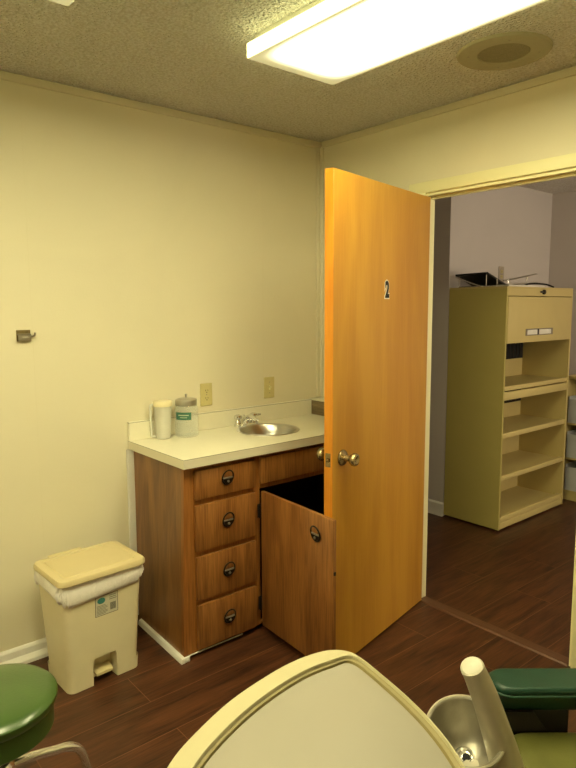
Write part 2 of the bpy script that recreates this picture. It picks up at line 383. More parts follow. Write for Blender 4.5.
# round ceiling speaker
sx, sy = -.34, -1.352
t = thing('ceiling_speaker', 'round flat beige speaker disc on the popcorn ceiling', 'speaker', (sx, sy, ZC))
build('flange', MB().lathe([(.092, -.004), (.094, -.009), (.154, -.011), (.162, -.009), (.167, -.003), (.168, -.0005), (.09, -.0005)], (sx, sy, ZC), 56, closed=True), 'speaker', t)
g = MB().lathe([(.0, -.0062), (.05, -.0075), (.090, -.006), (.0935, -.0015), (0, -.001)], (sx, sy, ZC), 48)
build('grille', g, 'grille', t)
for a in (40, 130, 220, 310):
    build('screw', MB().lathe([(0, -.0130), (.003, -.0125), (.004, -.011), (0, -.010)], (sx + .125 * math.cos(R(a)), sy + .125 * math.sin(R(a)), ZC), 10), 'pewter', t)

# ------------------------------------------------------------------ the wooden room door, standing open
DA = R(12.0)
t = thing('door_1', 'tall orange varnished wooden door numbered 2, standing open', 'door', (.0, -.779, ZF), rz=math.pi + DA)
t['kind'] = 'structure'
DW, DH, DT = .832, 2.034, .040
leaf = MB().box(.003, DW, -DT, 0, .008, DH, .0015, 1)
build('leaf', leaf, 'door', t)
build('edge_band', MB().box(DW - .001, DW + .0035, -DT + .0005, -.0005, .008, DH - .0005, .001, 1), 'door_edge', t)
KZ, KX = .909, .765
def knob(sgn, y0):
    rot = Matrix.Translation((KX, y0, KZ)) @ Matrix.Rotation(-sgn * math.pi / 2, 4, 'X')
    k = MB().lathe([(0, -.001), (.033, 0), (.034, .004), (.030, .009), (.020, .012), (.013, .015), (.0115, .036), (.014, .040), (.022, .046),
                    (.0265, .054), (.027, .062), (.0235, .069), (.016, .0715), (.010, .0695), (.006, .068), (0, .068)], (0, 0, 0), 32, T=rot)
    return k
for sgn, y0 in ((1, 0), (-1, -DT)): build('knob', knob(sgn, y0), 'brass', t)
build('latch_plate', MB().box(DW + .003, DW + .005, -.033, -.008, KZ - .028, KZ + .028, .0008, 1).box(DW + .004, DW + .014, -.026, -.014, KZ - .007, KZ + .007, .002), 'brass', t)
for hz in (.22, 1.02, 1.80):
    build('hinge', MB().lathe([(0, -.045), (.006, -.045), (.006, .045), (0, .045)], (.010, -DT - .004, hz), 14).box(.010, .045, -DT - .0012, -DT + .0005, hz - .044, hz + .044), 'brass', t)
# the number plate: a condensed black 2 with a white edge
def digit_mesh(txt, size, off, ext):
    cu = bpy.data.curves.new('digit_curve', 'FONT'); cu.body = txt; cu.size = size; cu.extrude = ext; cu.offset = off
    cu.align_x = 'CENTER'; cu.align_y = 'CENTER'
    ob = bpy.data.objects.new('digit_tmp', cu); COL.objects.link(ob)
    dg = bpy.context.evaluated_depsgraph_get()
    me = bpy.data.meshes.new_from_object(ob.evaluated_get(dg)); vs = [v.co.copy() for v in me.vertices]; fs = [tuple(p.vertices) for p in me.polygons]
    bpy.data.objects.remove(ob); bpy.data.curves.remove(cu); bpy.data.meshes.remove(me)
    return vs, fs
def digit(off, ext, y):
    vs, fs = digit_mesh('2', .095, off, ext)
    # local door frame seen from the number side: text x runs towards the hinge
    T = Matrix(((-.72, 0, 0, .415), (0, 0, 1, y), (0, 1, 0, 1.586), (0, 0, 0, 1)))
    return MB().add(vs, fs, T)
d = build('number', digit(.0042, .0006, .0014), 'black_num', t, smooth=0)
d2 = build('number_backing', digit(.0092, .0004, .0006), 'white_num', d, smooth=0)
d['label'] = 'black number 2 with a white edge'

# ------------------------------------------------------------------ vanity cabinet
CX0, CX1, CF = -1.208, -.012, -.468      # left side, right side, face-frame front
CT = .840
t = thing('vanity_cabinet', 'brown wooden vanity cabinet with four drawers and one door hanging open', 'cabinet', (-.62, -.24, ZF))
car = MB()
car.m(0).box(CX0, CX0 + .018, CF + .018, -.002, ZF + .001, CT)
car.box(CX1 - .018, CX1, CF + .018, -.002, ZF + .001, CT)
FL = .022     # the side flares a little towards the floor
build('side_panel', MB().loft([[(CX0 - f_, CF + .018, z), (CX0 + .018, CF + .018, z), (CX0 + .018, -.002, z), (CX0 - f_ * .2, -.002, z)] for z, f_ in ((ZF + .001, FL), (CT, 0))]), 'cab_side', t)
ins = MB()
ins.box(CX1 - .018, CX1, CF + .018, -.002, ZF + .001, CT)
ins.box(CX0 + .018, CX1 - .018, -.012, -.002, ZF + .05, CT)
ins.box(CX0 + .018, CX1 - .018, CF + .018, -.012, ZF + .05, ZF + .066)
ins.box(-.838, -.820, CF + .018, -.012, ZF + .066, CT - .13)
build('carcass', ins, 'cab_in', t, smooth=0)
fr = MB()
def rail(x0, x1, z0, z1): fr.box(x0, x1, CF, CF + .018, z0, z1, .0008, 1)
fr.loft([[(CX0 - f_, CF, z), (-1.160, CF, z), (-1.160, CF + .018, z), (CX0 - f_, CF + .018, z)] for z, f_ in ((ZF + .022, FL), (CT, 0))]); rail(-.847, -.812, ZF + .03, CT); rail(-.20, CX1, ZF + .03, CT)
rail(-1.160, -.847, .812, CT); rail(-1.160, -.847, .662, .695); rail(-1.160, -.847, .435, .467); rail(-1.160, -.847, .217, .247); rail(-1.160, -.847, ZF + .023, .030)
rail(-.812, -.20, .815, CT); rail(-.812, -.20, .672, .705); rail(-.812, -.20, ZF + .03, .028)
build('face_frame', fr, 'cab_frame', t)
build('toe_board', MB().box(CX0 + .02, CX1, CF + .05, CF + .062, ZF + .0005, ZF + .049), 'toe', t, smooth=0)
ml = MB()
q = lambda x0: [(x0, ZF), (x0 - .019, ZF), (x0 - .018, ZF + .010), (x0 - .013, ZF + .020), (x0 - .004, ZF + .024), (x0, ZF + .024)]
ml.loft([[(x, y, z) for x, z in q(CX0 - f_)] for y, f_ in ((CF - .014, FL + .001), (-.043, FL * .25))])
ml.box(CX0 - FL, CX0 + .002, CF - .013, CF - .002, ZF, ZF + .022, .002); ml.box(CX0 + .002, -.92, CF - .005, CF - .001, ZF + .017, ZF + .0225, .001, 1)
build('base_moulding', ml, 'trim_white', t)
build('filler_strip', MB().box(-1.243, CX0 - .0005, -.014, -.001, ZF + .03, CT, .002), 'trim_white', t)
def pull(name, parent, T):
    p = MB()
    p.lathe([(0, 0), (.012, 0), (.013, .002), (.009, .006), (0, .007)], (0, 0, -.010), 20, T=T @ Matrix.Rotation(R(90), 4, 'X') , sx=1, sy=1)
    ring = [(.0285 * math.cos(a), -.010 - .006 * math.sin(a), -.001 + .0315 * math.sin(a)) for a in [2 * math.pi * k / 28 for k in range(28)]]
    p.tube(ring, [.0034 + .0018 * max(0, -math.sin(2 * math.pi * k / 28)) for k in range(28)], 8, closed=True, T=T)
    p.m(1).tube([(-.024, -.008, -.004), (0, -.012, -.003), (.024, -.008, -.004)], .0040, 8, T=T); p.m(0)
    # half-round drop filling the lower part of the ring
    pts = [(.020 * math.cos(a), -.006 + .026 * math.sin(a)) for a in [math.pi + math.pi * k / 14 for k in range(15)]]
    p.loft([[(x * 1.1, -.0075, z * .9 - .003) for x, z in pts], [(x * 1.1, -.0115, z * .9 - .003) for x, z in pts]], T=T)
    p.m(1).lathe([(0, 0), (.006, 0), (.0055, .003), (0, .0045)], (0, 0, 0), 14, T=T @ Matrix.Translation((0, -.0125, -.018)) @ Matrix.Rotation(R(90), 4, 'X'))
    return build(name, p, ['bronze', 'pewter'], parent)
for z0, z1, zp in ((.690, .817, .768), (.462, .665, .578), (.243, .437, .351), (.022, .220, .131)):
    d = build('drawer', MB().box(-1.163, -.846, -.486, CF, z0, z1, .004, 2).box(-1.15, -.86, CF, -.06, z0 + .012, z1 - .02), 'cab', t)
    pull('drawer_pull', d, Matrix.Translation((-1.005, -.486, zp)))
build('false_front', MB().box(-.816, -.196, -.486, CF, .698, .820, .004, 2), 'cab', t)
# the open cupboard door: hinge at (-.82, -.486), swung out past square
hg = Vector((-.822, -.487)); en = Vector((-.853, -.995)); dv = (en - hg); DL = dv.length; ang = math.atan2(dv.y, dv.x)
TD = Matrix.Translation((hg.x, hg.y, 0)) @ Matrix.Rotation(ang, 4, 'Z')    # local x along the door, local -y is its outer face (towards -x)
cd = build('cupboard_door', MB().box(.004, DL, 0, .019, .022, .668, .003, 2, T=TD), 'cab', t)
pull('door_pull', cd, TD @ Matrix.Translation((DL - .098, 0, .590)))
for hz in (.575, .132):
    build('hinge', MB().box(-.026, -.003, -.487, -.484, hz - .032, hz + .032, .0008, 1, T=Matrix.Translation((-.812, 0, 0)))
          .lathe([(0, -.028), (.005, -.028), (.005, .028), (0, .028)], (-.829, -.489, hz), 12)
          .lathe([(0, -.036), (.003, -.034), (.004, -.028), (0, -.028)], (-.829, -.489, hz), 10).lathe([(0, .028), (.004, .028), (.003, .034), (0, .036)], (-.829, -.489, hz), 10), 'bronze', cd)
build('catch', MB().box(DL - .0005, DL + .004, .004, .015, .44, .455, .001, 1, T=TD), 'bronze', cd)

# ------------------------------------------------------------------ countertop with a round cut-out
KX0, KX1, KF, KZ0, KZ1 = -1.231, -.002, -.5085, .8405, .8805
SXc, SYc, SR = -.568, -.224, .149
t = thing('countertop', 'cream laminate vanity countertop with backsplash and round sink cut-out', 'countertop', (-.61, -.25, KZ0))
def slab():
    m = MB(); n = 64
    angs = sorted([2 * math.pi * k / n for k in range(n)] + [math.atan2(y - SYc, x - SXc) % (2 * math.pi) for x in (KX0, KX1) for y in (KF, -.002)])
    inn, out = [], []
    for a in angs:
        c, s = math.cos(a), math.sin(a)
        tx = ((KX1 if c > 0 else KX0) - SXc) / c if abs(c) > 1e-9 else 1e9
        ty = ((-.002 if s > 0 else KF) - SYc) / s if abs(s) > 1e-9 else 1e9
        k = min(tx, ty); out.append((SXc + k * c, SYc + k * s)); inn.append((SXc + SR * c, SYc + SR * s))
    rings = [[(x, y, KZ1) for x, y in inn], [(x, y, KZ1) for x, y in out], [(x, y, KZ0) for x, y in out], [(x, y, KZ0) for x, y in inn]]
    k = len(angs); vs = [p for r in rings for p in r]; 
    for r_ in range(4):
        r2 = (r_ + 1) % 4
        m.m(1 if r_ == 1 else 0).add([], [])
        o = 0
    base = len(m.v); m.v += [Vector(p) for p in vs]
    for r_ in range(4):
        r2 = (r_ + 1) % 4
        for i in range(k):
            j = (i + 1) % k
            m.f.append((base + r_ * k + i, base + r_ * k + j, base + r2 * k + j, base + r2 * k + i)); m.mi.append(1 if r_ == 1 else 0)
    return m
build('slab', slab(), ['laminate', 'laminate_edge'], t, smooth=20)
build('edge_line', MB().box(KX0 - .0006, KX1, KF - .0008, KF + .001, KZ1 - .0025, KZ1 - .0008).box(KX0 - .0008, KX0 + .001, KF, -.003, KZ1 - .0025, KZ1 - .0008), 'print_grey', t, smooth=0)
build('backsplash', MB().box(KX0, -.083, -.020, -.0015, KZ1, .970, .0015, 1).m(1).box(KX0 - .0006, -.083, -.0206, -.002, .9655, .9675), ['laminate', 'print_grey'], t)
sp = MB().box(-.082, -.002, KF + .02, -.0015, KZ1, .963, .001, 1).m(1).box(-.0835, -.002, KF + .019, -.0015, .963, .972, .001, 1)
s_ = build('side_splash', sp, ['brown_laminate', 'laminate_edge'], t); s_['label'] = 'grey-brown wood-grain side splash'

# sink
t = thing('round_sink', 'round stainless steel sink set in the cream countertop', 'sink', (SXc, SYc, KZ1 - .12))
bas = [(SR + .012, .0005), (SR + .011, .0035), (SR + .004, .0045), (SR - .006, .002), (SR - .012, -.006), (SR - .020, -.04), (SR - .034, -.085), (SR - .06, -.108), (.03, -.118), (.022, -.119)]
und = [(.022, -.122), (SR - .06, -.111), (SR - .031, -.087), (SR - .017, -.04), (SR - .008, -.004), (SR - .003, -.001)]
build('basin', MB().lathe(bas + und, (SXc, SYc, KZ1), 64, closed=True), 'steel', t)
build('drain', MB().lathe([(.024, -.117), (.022, -.1155), (.017, -.118), (.004, -.1195), (.004, -.116), (0, -.1155)] + [(0, -.124), (.0215, -.124)], (SXc, SYc, KZ1), 28), 'chrome', t)
# faucet
fx, fy = -.583, -.052
t = thing('faucet', 'small chrome two-handle faucet behind the round sink', 'faucet', (fx, fy, KZ1))
build('base_plate', MB().loft([[(x, y, KZ1 + z) for x, y in rrect(fx, fy, .072 - i, .022 - i, .02 - i, 6)] for i, z in ((0, .0005), (0, .006), (.004, .012), (.010, .015))]), 'chrome', t)
sp_ = smooth_path([(fx, fy, KZ1 + .012), (fx, fy - .004, KZ1 + .034), (fx, fy - .035, KZ1 + .048), (fx, fy - .075, KZ1 + .046), (fx, fy - .098, KZ1 + .036)], 6)
n = len(sp_); build('spout', MB().tube(sp_, [.019 - .009 * (i / (n - 1)) for i in range(n)], 16).lathe([(0, 0), (.007, .001), (.008, .012), (0, .014)], (fx, fy - .096, KZ1 + .022), 16), 'chrome', t)
build('lift_rod', MB().tube([(fx, fy + .014, KZ1 + .012), (fx, fy + .014, KZ1 + .05)], .0025, 8).lathe([(0, 0), (.005, .002), (.005, .007), (0, .010)], (fx, fy + .014, KZ1 + .048), 12), 'chrome', t)
for s in (-1, 1):
    h = MB().lathe([(.017, 0), (.016, .012), (.012, .018), (.011, .026), (.018, .030), (.021, .038), (.019, .046), (.010, .050), (0, .051)], (fx + s * .05, fy, KZ1 + .012), 24)
    h.tube([(fx + s * .05, fy, KZ1 + .048), (fx + s * .068, fy - .014, KZ1 + .052), (fx + s * .082, fy - .025, KZ1 + .054)], [.008, .007, .005], 10)
    build('handle', h, 'chrome', t)

# jar and cup
jx, jy = -.963, -.088
t = thing('gauze_jar', 'clear glass jar with metal lid and teal label on the countertop', 'jar', (jx, jy, KZ1))
b_ = build('jar_body', MB().lathe([(0, .001), (.054, .001), (.060, .006), (.0605, .02), (.0605, .132), (.058, .146), (.052, .154), (.052, .164), (.0490, .164), (.049, .153), (.0545, .144), (.0575, .131), (.0575, .02), (.055, .009), (0, .007)], (jx, jy, KZ1), 48, sx=.95, sy=.95), 'clear', t)
l_ = build('jar_lid', MB().lathe([(.0535, .152), (.055, .153), (.056, .174), (.054, .180), (.046, .184), (.03, .187), (.008, .189), (.005, .192), (.005, .198), (.007, .201), (.006, .206), (0, .208)], (jx, jy, KZ1), 48, sx=.95, sy=.95), 'jar_metal', t)
lb = MB(); a0, a1 = R(188), R(268)
def arc(r0, r1, A0, A1, z0, z1, n=14):
    return [[(jx + r * math.cos(A0 + (A1 - A0) * k / n), jy + r * math.sin(A0 + (A1 - A0) * k / n), KZ1 + z) for k in range(n + 1)] for r, z in ((r1, z0), (r1, z1), (r0, z1), (r0, z0), (r1, z0))]
A0, A1 = R(183), R(262)
lb.m(0).loft(arc(.0578, .0584, A0, A1, .088, .124), False, False, False)
lb.m(1).loft(arc(.0584, .0587, A0 + .28, A1 - .22, .108, .113), False, False, False); lb.loft(arc(.0584, .0587, A0 + .42, A1 - .35, .098, .101), False, False, False)
build('jar_label', lb, ['teal', 'teal_text'], t)
ux, uy = -1.076, -.062
t = thing('plastic_pitcher', 'frosted plastic pitcher with cream rim left of the glass jar', 'pitcher', (ux, uy, KZ1))
build('pitcher_body', MB().lathe([(0, .001), (.031, .001), (.034, .004), (.0405, .158), (.0415, .168), (.0395, .168), (.0375, .158), (.0315, .008), (0, .005)], (ux, uy, KZ1), 40), 'frost', t)
build('rim', MB().lathe([(.0418, .156), (.0445, .157), (.0450, .176), (.042, .181), (.030, .1825), (0, .183), (0, .1682), (.0418, .1685)], (ux, uy, KZ1), 40), 'cup_rim', t)
hd = smooth_path([(ux - .033, uy + .020, KZ1 + .160), (ux - .046, uy + .027, KZ1 + .162), (ux - .050, uy + .029, KZ1 + .146), (ux - .048, uy + .028, KZ1 + .03), (ux - .046, uy + .028, KZ1 + .012), (ux - .029, uy + .018, KZ1 + .010)], 6)
build('handle', MB().tube(hd, .006, 10), 'frost', t)

# ------------------------------------------------------------------ plates and bracket on the cream wall
def outlet(cx, y, cz, label, kind, name, hall=False):
    t = thing(name, label, kind, (cx, y, cz))
    build('cover_plate', MB().loft([[(x, y - d, z) for x, z in rrect(cx, cz, .035 - i, .0585 - i, .004, 3)] for i, d in ((0, .0004), (0, .004), (.003, .0065))]), 'hall_plate' if hall else 'ivory', t)
    if kind == 'outlet':
        for s in (-1, 1):
            o = build('socket', MB().loft([[(x, y - d, z) for x, z in rrect(cx, cz + s * .0195, .0165, .0135, .009, 5)] for d in (.006, .0085)]), 'ivory', t)
            sl = MB()
            for k in (-1, 1): sl.box(cx + k * .0065 - .0011, cx + k * .0065 + .0011, y - .0089, y - .008, cz + s * .0195 - .001, cz + s * .0195 + .007)
            sl.lathe([(0, 0), (.0026, 0), (.0026, .0006), (0, .0006)], (0, 0, 0), 12, T=Matrix.Translation((cx, y - .0084, cz + s * .0195 - .0075)) @ Matrix.Rotation(R(90), 4, 'X'))
            build('slots', sl, 'hole', o, smooth=0)
    else:
        build('toggle', MB().box(cx - .0055, cx + .0055, y - .0075, y - .006, cz - .012, cz + .012, .001, 1).box(cx - .004, cx + .004, y - .018, y - .006, cz + .000, cz + .008, .002), 'trim_cream', t)
    for s in ((0,) if kind == 'outlet' else (-1, 1)):
        build('screw', MB().lathe([(0, 0), (.003, 0), (.0026, .0012), (0, .0016)], (0, 0, 0), 12, T=Matrix.Translation((cx, y - .0064, cz + s * .030)) @ Matrix.Rotation(R(90), 4, 'X')), 'pewter', t)
outlet(-.794, 0, 1.059, 'ivory double wall outlet above the glass jar', 'outlet', 'wall_outlet')
outlet(-.384, 0, 1.061, 'ivory toggle light switch on the wall above the round sink', 'switch', 'light_switch')
outlet(1.844, -.039, 1.745, 'small greyish outlet on the next room wall above the shelf cabinet', 'outlet', 'wall_outlet', True)
t = thing('wall_bracket', 'small tarnished metal bracket screwed to the cream wall', 'bracket', (-1.678, 0, 1.387))
build('plate', MB().box(-1.706, -1.650, -.004, -.0005, 1.364, 1.411, .001, 1), 'brass', t)
build('clip', MB().box(-1.704, -1.652, -.020, -.004, 1.390, 1.396, .001, 1).box(-1.704, -1.652, -.020, -.016, 1.366, 1.394, .001, 1).box(-1.690, -1.664, -.0235, -.019, 1.370, 1.383, .002), 'pewter', t)
build('hook', MB().tube(smooth_path([(-1.654, -.006, 1.386), (-1.643, -.012, 1.384), (-1.637, -.018, 1.390), (-1.636, -.02, 1.400)], 5), .004, 8), 'pewter', t)

# ------------------------------------------------------------------ step-on bin
bx, by, brz = -1.548, -.268, R(2.5)
t = thing('step_on_bin', 'beige plastic step-on trash bin beside the vanity cabinet', 'trash bin', (bx, by, ZF), rz=brz)
BH = .456
def bring(z, n=5, ins=0.):
    k = z / BH
    return [(x, y, z) for x, y in rrect(0, 0, .149 + .026 * k - ins, .108 + .020 * k - ins, .028, n)]
# body with a pedal recess cut into the front foot
PW, PH, PD = .052, .112, .055
body = MB()
def ring_notch(z, half, depth):
    """outline at height z with a rectangular notch in the front (-y) side"""
    o = bring(z); i0 = max(range(len(o)), key=lambda i: (o[i][1] < 0, 0) and -o[i][1] * 1000 + -o[i][0])
    k = z / BH; fy_ = -(.108 + .020 * k)
    left = [p for p in o]
    # order of rrect: +x+y, -x+y, -x-y, +x-y ; the front run lies between the 3rd and 4th corner
    n = 6; a = o[:3 * n]; b = o[3 * n:]
    return a + [(-half, fy_, z), (-half * .96, fy_ + depth, z), (half * .96, fy_ + depth, z), (half, fy_, z)] + b
rings = [ring_notch(0.0, PW, PD), ring_notch(.045, PW, PD), ring_notch(PH - .012, PW * .98, PD), ring_notch(PH, PW * .90, PD * .95), ring_notch(PH + .002, PW * .9, .0002), ring_notch(.30, PW * .9, .0002), ring_notch(BH, PW * .9, .0002)]
body.loft(rings, True, True, True)
build('bin_body', body, 'bin', t, smooth=28)
ft = MB().loft([[(x * 1.035, y * 1.045, z) for x, y, z in ring_notch(zz, PW * .99, PD)] for zz in (.001, .054)], True, True, False)
build('foot_band', ft, 'bin', t, smooth=28)
fyb = -.112
pd = MB().loft([[(-.040, fyb + .055, .040), (.040, fyb + .055, .040), (.036, fyb + .006, .030), (-.036, fyb + .006, .030)], [(-.040, fyb + .055, .050), (.040, fyb + .055, .050), (.036, fyb + .006, .040), (-.036, fyb + .006, .040)]])
build('pedal', pd, 'bin_lid', t, smooth=20)
LZ = BH + .002
lid = MB()
lr = lambda hx, hy, r, z: [(x, y - .006, z) for x, y in rrect(0, 0, hx, hy, r, 6)]
lid.loft([lr(.183, .140, .030, LZ), lr(.187, .144, .034, LZ + .004), lr(.187, .144, .034, LZ + .018), lr(.183, .140, .032, LZ + .025), lr(.168, .125, .024, LZ + .027),
          lr(.160, .117, .020, LZ + .0275), lr(.157, .114, .018, LZ + .0245), lr(.151, .108, .016, LZ + .0245), lr(.148, .105, .014, LZ + .0275)])
ld = build('lid', lid, 'bin_lid', t, smooth=35)
build('hinge_tab', MB().box(-.115, .030, .130, .152, LZ + .006, LZ + .030, .006, 3), 'bin_lid', ld)
# sticker on the front
fy = lambda z: -(.108 + .020 * z / BH)
def stk(x0, x1, z0, z1, d):
    return ([(x0, fy(z0) - d, z0), (x1, fy(z0) - d, z0), (x1, fy(z1) - d, z1), (x0, fy(z1) - d, z1)], [(0, 1, 2, 3)])
s = MB(); SX, SZ0, SZ1 = -.036, .290, .372
s.m(2).add(*stk(SX - .002, SX + .096, SZ0 - .002, SZ1 + .002, .0006)); s.m(0).add(*stk(SX, SX + .094, SZ0, SZ1, .0009))
s.m(1)
pts = [(SX + .024 + .017 * math.cos(a), SZ1 - .020 + .013 * math.sin(a)) for a in [2 * math.pi * k / 20 for k in range(20)]]
s.add([(x, fy(z) - .0012, z) for x, z in pts], [tuple(range(20))])
s.m(3)
for k in range(7): s.add(*stk(SX + .004, SX + (.050 if k % 3 else .042), SZ0 + .005 + k * .0058, SZ0 + .0078 + k * .0058, .0012))
for k in range(3): s.add(*stk(SX + .058, SX + .090, SZ1 - .010 - k * .008, SZ1 - .006 - k * .008, .0012))
s.m(2)
for k in range(9): s.add(*stk(SX + .062 + k * .0028, SX + .0638 + k * .0028, SZ0 + .012, SZ0 + .042, .0012))
build('label_sticker', s, ['sticker', 'sticker_teal', 'print', 'print_grey'], t, smooth=0)
# liner: crumpled skirt folded over the rim, resting in the bin
t = thing('bin_liner', 'white crumpled bag folded over the rim of the beige bin', 'trash bag', (bx, by, ZF + BH), rz=brz)
lin = MB(); rr = []; n = 120
base = rrect(0, 0, 1, 1, .2, 29); n = len(base)
random.seed(3)
ph = [random.uniform(0, 6.28) for _ in range(8)]
for z, off, amp in ((-.004, .0025, 0), (-.001, .004, .001), (-.010, .007, .004), (-.022, .009, .006), (-.034, .0095, .007), (-.044, .009, .006), (-.052, .006, .003), (-.055, .0025, .0)):
    ring = []
    for i in range(n):
        u = i / n; k = (BH + z) / BH
        hx, hy = .149 + .026 * k + off, .108 + .020 * k + off
        a = rrect(0, 0, hx, hy, .028 + off, 29)[i]
        w = amp * (math.sin(17 * 6.28 * u + ph[0] + z * 160) + .8 * math.sin(29 * 6.28 * u + ph[1] - z * 130) + .6 * math.sin(47 * 6.28 * u + ph[2] + z * 240)) * .6
        d = Vector((a[0], a[1])).normalized()
        drop = 0 if z > -.012 else (.010 * math.sin(3 * 6.28 * u + ph[3]) + .008 * math.sin(11 * 6.28 * u + ph[4])) * min(1, (-z - .01) / .04)
        front = (.012 * (1 - (a[0] / .18)) * .9 if a[1] < 0 else 0) * min(1, max(0, (-z - .01) / .04))
        w = abs(w)
        ring.append((a[0] + d.x * w, a[1] + d.y * w, z + drop - front))
    rr.append(ring)
lin.loft(rr, True, False, False)
build('liner_skirt', lin, 'bag', t, smooth=60)

# ------------------------------------------------------------------ green stool
cx, cy, sz = -2.130, -1.035, .503
t = thing('green_stool', 'round green vinyl stool with chrome legs at the left edge', 'stool', (cx, cy, ZF))
build('seat_cushion', MB().lathe([(.150, -.030), (.160, -.026), (.166, -.014), (.1655, -.004), (.160, .002), (.140, .009), (.09, .015), (0, .017)], (cx, cy, sz - .012), 64), 'green_seat', t)
build('seat_band', MB().lathe([(.10, -.092), (.149, -.091), (.154, -.086), (.154, -.032), (.151, -.029), (.10, -.029)], (cx, cy, sz - .012), 64), 'green_seat', t)
build('post', MB().lathe([(.0, .265), (.028, .265), (.028, .34), (.022, .345), (.022, .385), (.06, .389), (.065, .394), (.065, .399), (0, .399)], (cx, cy, 0), 28), 'chrome', t)
build('hub', MB().lathe([(0, .250), (.045, .250), (.05, .257), (.05, .300), (.042, .310), (0, .312)], (cx, cy, 0), 28), 'chrome', t)
for k in range(5):
    a = R(8 + 72 * k); ca, sa = math.cos(a), math.sin(a)
    P = smooth_path([(cx + r * ca, cy + r * sa, z) for r, z in ((.03, .280), (.10, .270), (.16, .253), (.205, .240), (.238, .215), (.258, .165), (.268, .075))], 6)
    lg = build('leg', MB().tube(P, .0125, 14), 'chrome', t)
    wx, wy = cx + .270 * ca, cy + .270 * sa
    build('caster', MB().lathe([(0, -.011), (.022, -.011), (.026, -.008), (.026, .008), (.022, .011), (0, .011)], (0, 0, 0), 22, T=Matrix.Translation((wx, wy, ZF + .026)) @ Matrix.Rotation(a, 4, 'Z') @ Matrix.Rotation(R(90), 4, 'X'))
          .box(-.016, .016, -.014, .014, .028, .052, .004, T=Matrix.Translation((wx, wy, ZF)) @ Matrix.Rotation(a, 4, 'Z')).tube([(wx, wy, ZF + .05), (wx, wy, .085)], .008, 10), 'black', lg)

# ------------------------------------------------------------------ dental unit: instrument panel, cuspidor, chair
TZ = .95
out = [(-2.225, -2.115), (-2.177, -2.074), (-2.129, -2.047), (-2.044, -2.016), (-1.959, -2.001), (-1.899, -1.999), (-1.850, -2.010), (-1.826, -2.034), (-1.824, -2.063), (-1.832, -2.107), (-1.844, -2.164), (-1.861, -2.222), (-1.880, -2.267), (-1.902, -2.307),
       (-1.945, -2.375), (-1.985, -2.405), (-2.04, -2.415), (-2.12, -2.40), (-2.21, -2.355), (-2.262, -2.300), (-2.270, -2.230), (-2.256, -2.160)]
OUT = [(p.x, p.y) for p in smooth_path([(x, y, 0) for x, y in out], 5, True)]
def inset(P, d):
    n = len(P); r = []
    for i in range(n):
        a, b = Vector(P[i - 2]), Vector(P[(i + 2) % n]); tn = (b - a).normalized(); nn = Vector((-tn.y, tn.x))
        c = Vector((-2.04, -2.2)) - Vector(P[i])
        if nn.dot(c) < 0: nn = -nn
        r.append((P[i][0] + nn.x * d, P[i][1] + nn.y * d))
    return r
t = thing('instrument_tray', 'large cream-rimmed rounded panel with beige face in the foreground', 'tray', (-2.04, -2.2, ZF))
def vins(P, f):
    n = len(P); r = []
    q_ = inset(P, 1.0)
    for i in range(n):
        nx, ny = q_[i][0] - P[i][0], q_[i][1] - P[i][1]
        w = max(0., min(1., .5 + .9 * (-ny + nx * .6)))        # 1 on the far edge, 0 on the right edge
        d = f(w); r.append((P[i][0] + nx * d, P[i][1] + ny * d))
    for _ in range(10):
        r = [((r[i - 1][0] + 2 * r[i][0] + r[(i + 1) % n][0]) / 4, (r[i - 1][1] + 2 * r[i][1] + r[(i + 1) % n][1]) / 4) for i in range(n)]
    return r
rim = MB(); R_ = []
cw = lambda w: .0022 + .0275 * w          # cream rim width, right edge .. far edge
shade_w = lambda w: .010 - .003 * w          # width of the painted shade strip
for d, z in ((.012, -.034), (.003, -.028), (0, -.018), (0, -.006), (.0008, -.0008), (.0018, 0)): R_.append([(x, y, TZ + z) for x, y in inset(OUT, d)])
for e, z in ((0, 0), (.0012, -.002), (.002, -.011)): R_.append([(x, y, TZ + z) for x, y in vins(OUT, lambda w: cw(w) + e)])
rim.loft(R_, True, True, False)
build('rim_shell', rim, 'shell', t, smooth=40)
G = [[(x, y, TZ + z) for x, y in vins(OUT, lambda w: f_(w))] for f_, z in ((lambda w: cw(w) + .001, -.012), (lambda w: cw(w) + .0014, -.0045), (lambda w: cw(w) + shade_w(w) * .8, -.0055), (lambda w: cw(w) + shade_w(w), -.010))]
rim_sh = build('rim_shade', MB().loft(G, True, False, False), 'rim_shade', t, smooth=40); rim_sh['label'] = 'tan strip painted as shade inside the cream rim'
build('panel_face', MB().loft([[(x, y, TZ - .016) for x, y in vins(OUT, lambda w: cw(w) + .002)], [(x, y, TZ - .010) for x, y in vins(OUT, lambda w: cw(w) + shade_w(w) - .0015)], [(x, y, TZ - .0075) for x, y in vins(OUT, lambda w: cw(w) + shade_w(w) + .003)]]), 'shell_face', t)
build('column', MB().lathe([(0, .002), (.19, .002), (.2, .012), (.19, .03), (.05, .05), (.032, .07), (.030, .86), (.055, .88), (.07, .93), (0, .93)], (-2.06, -2.27, ZF), 32), 'cast', t)

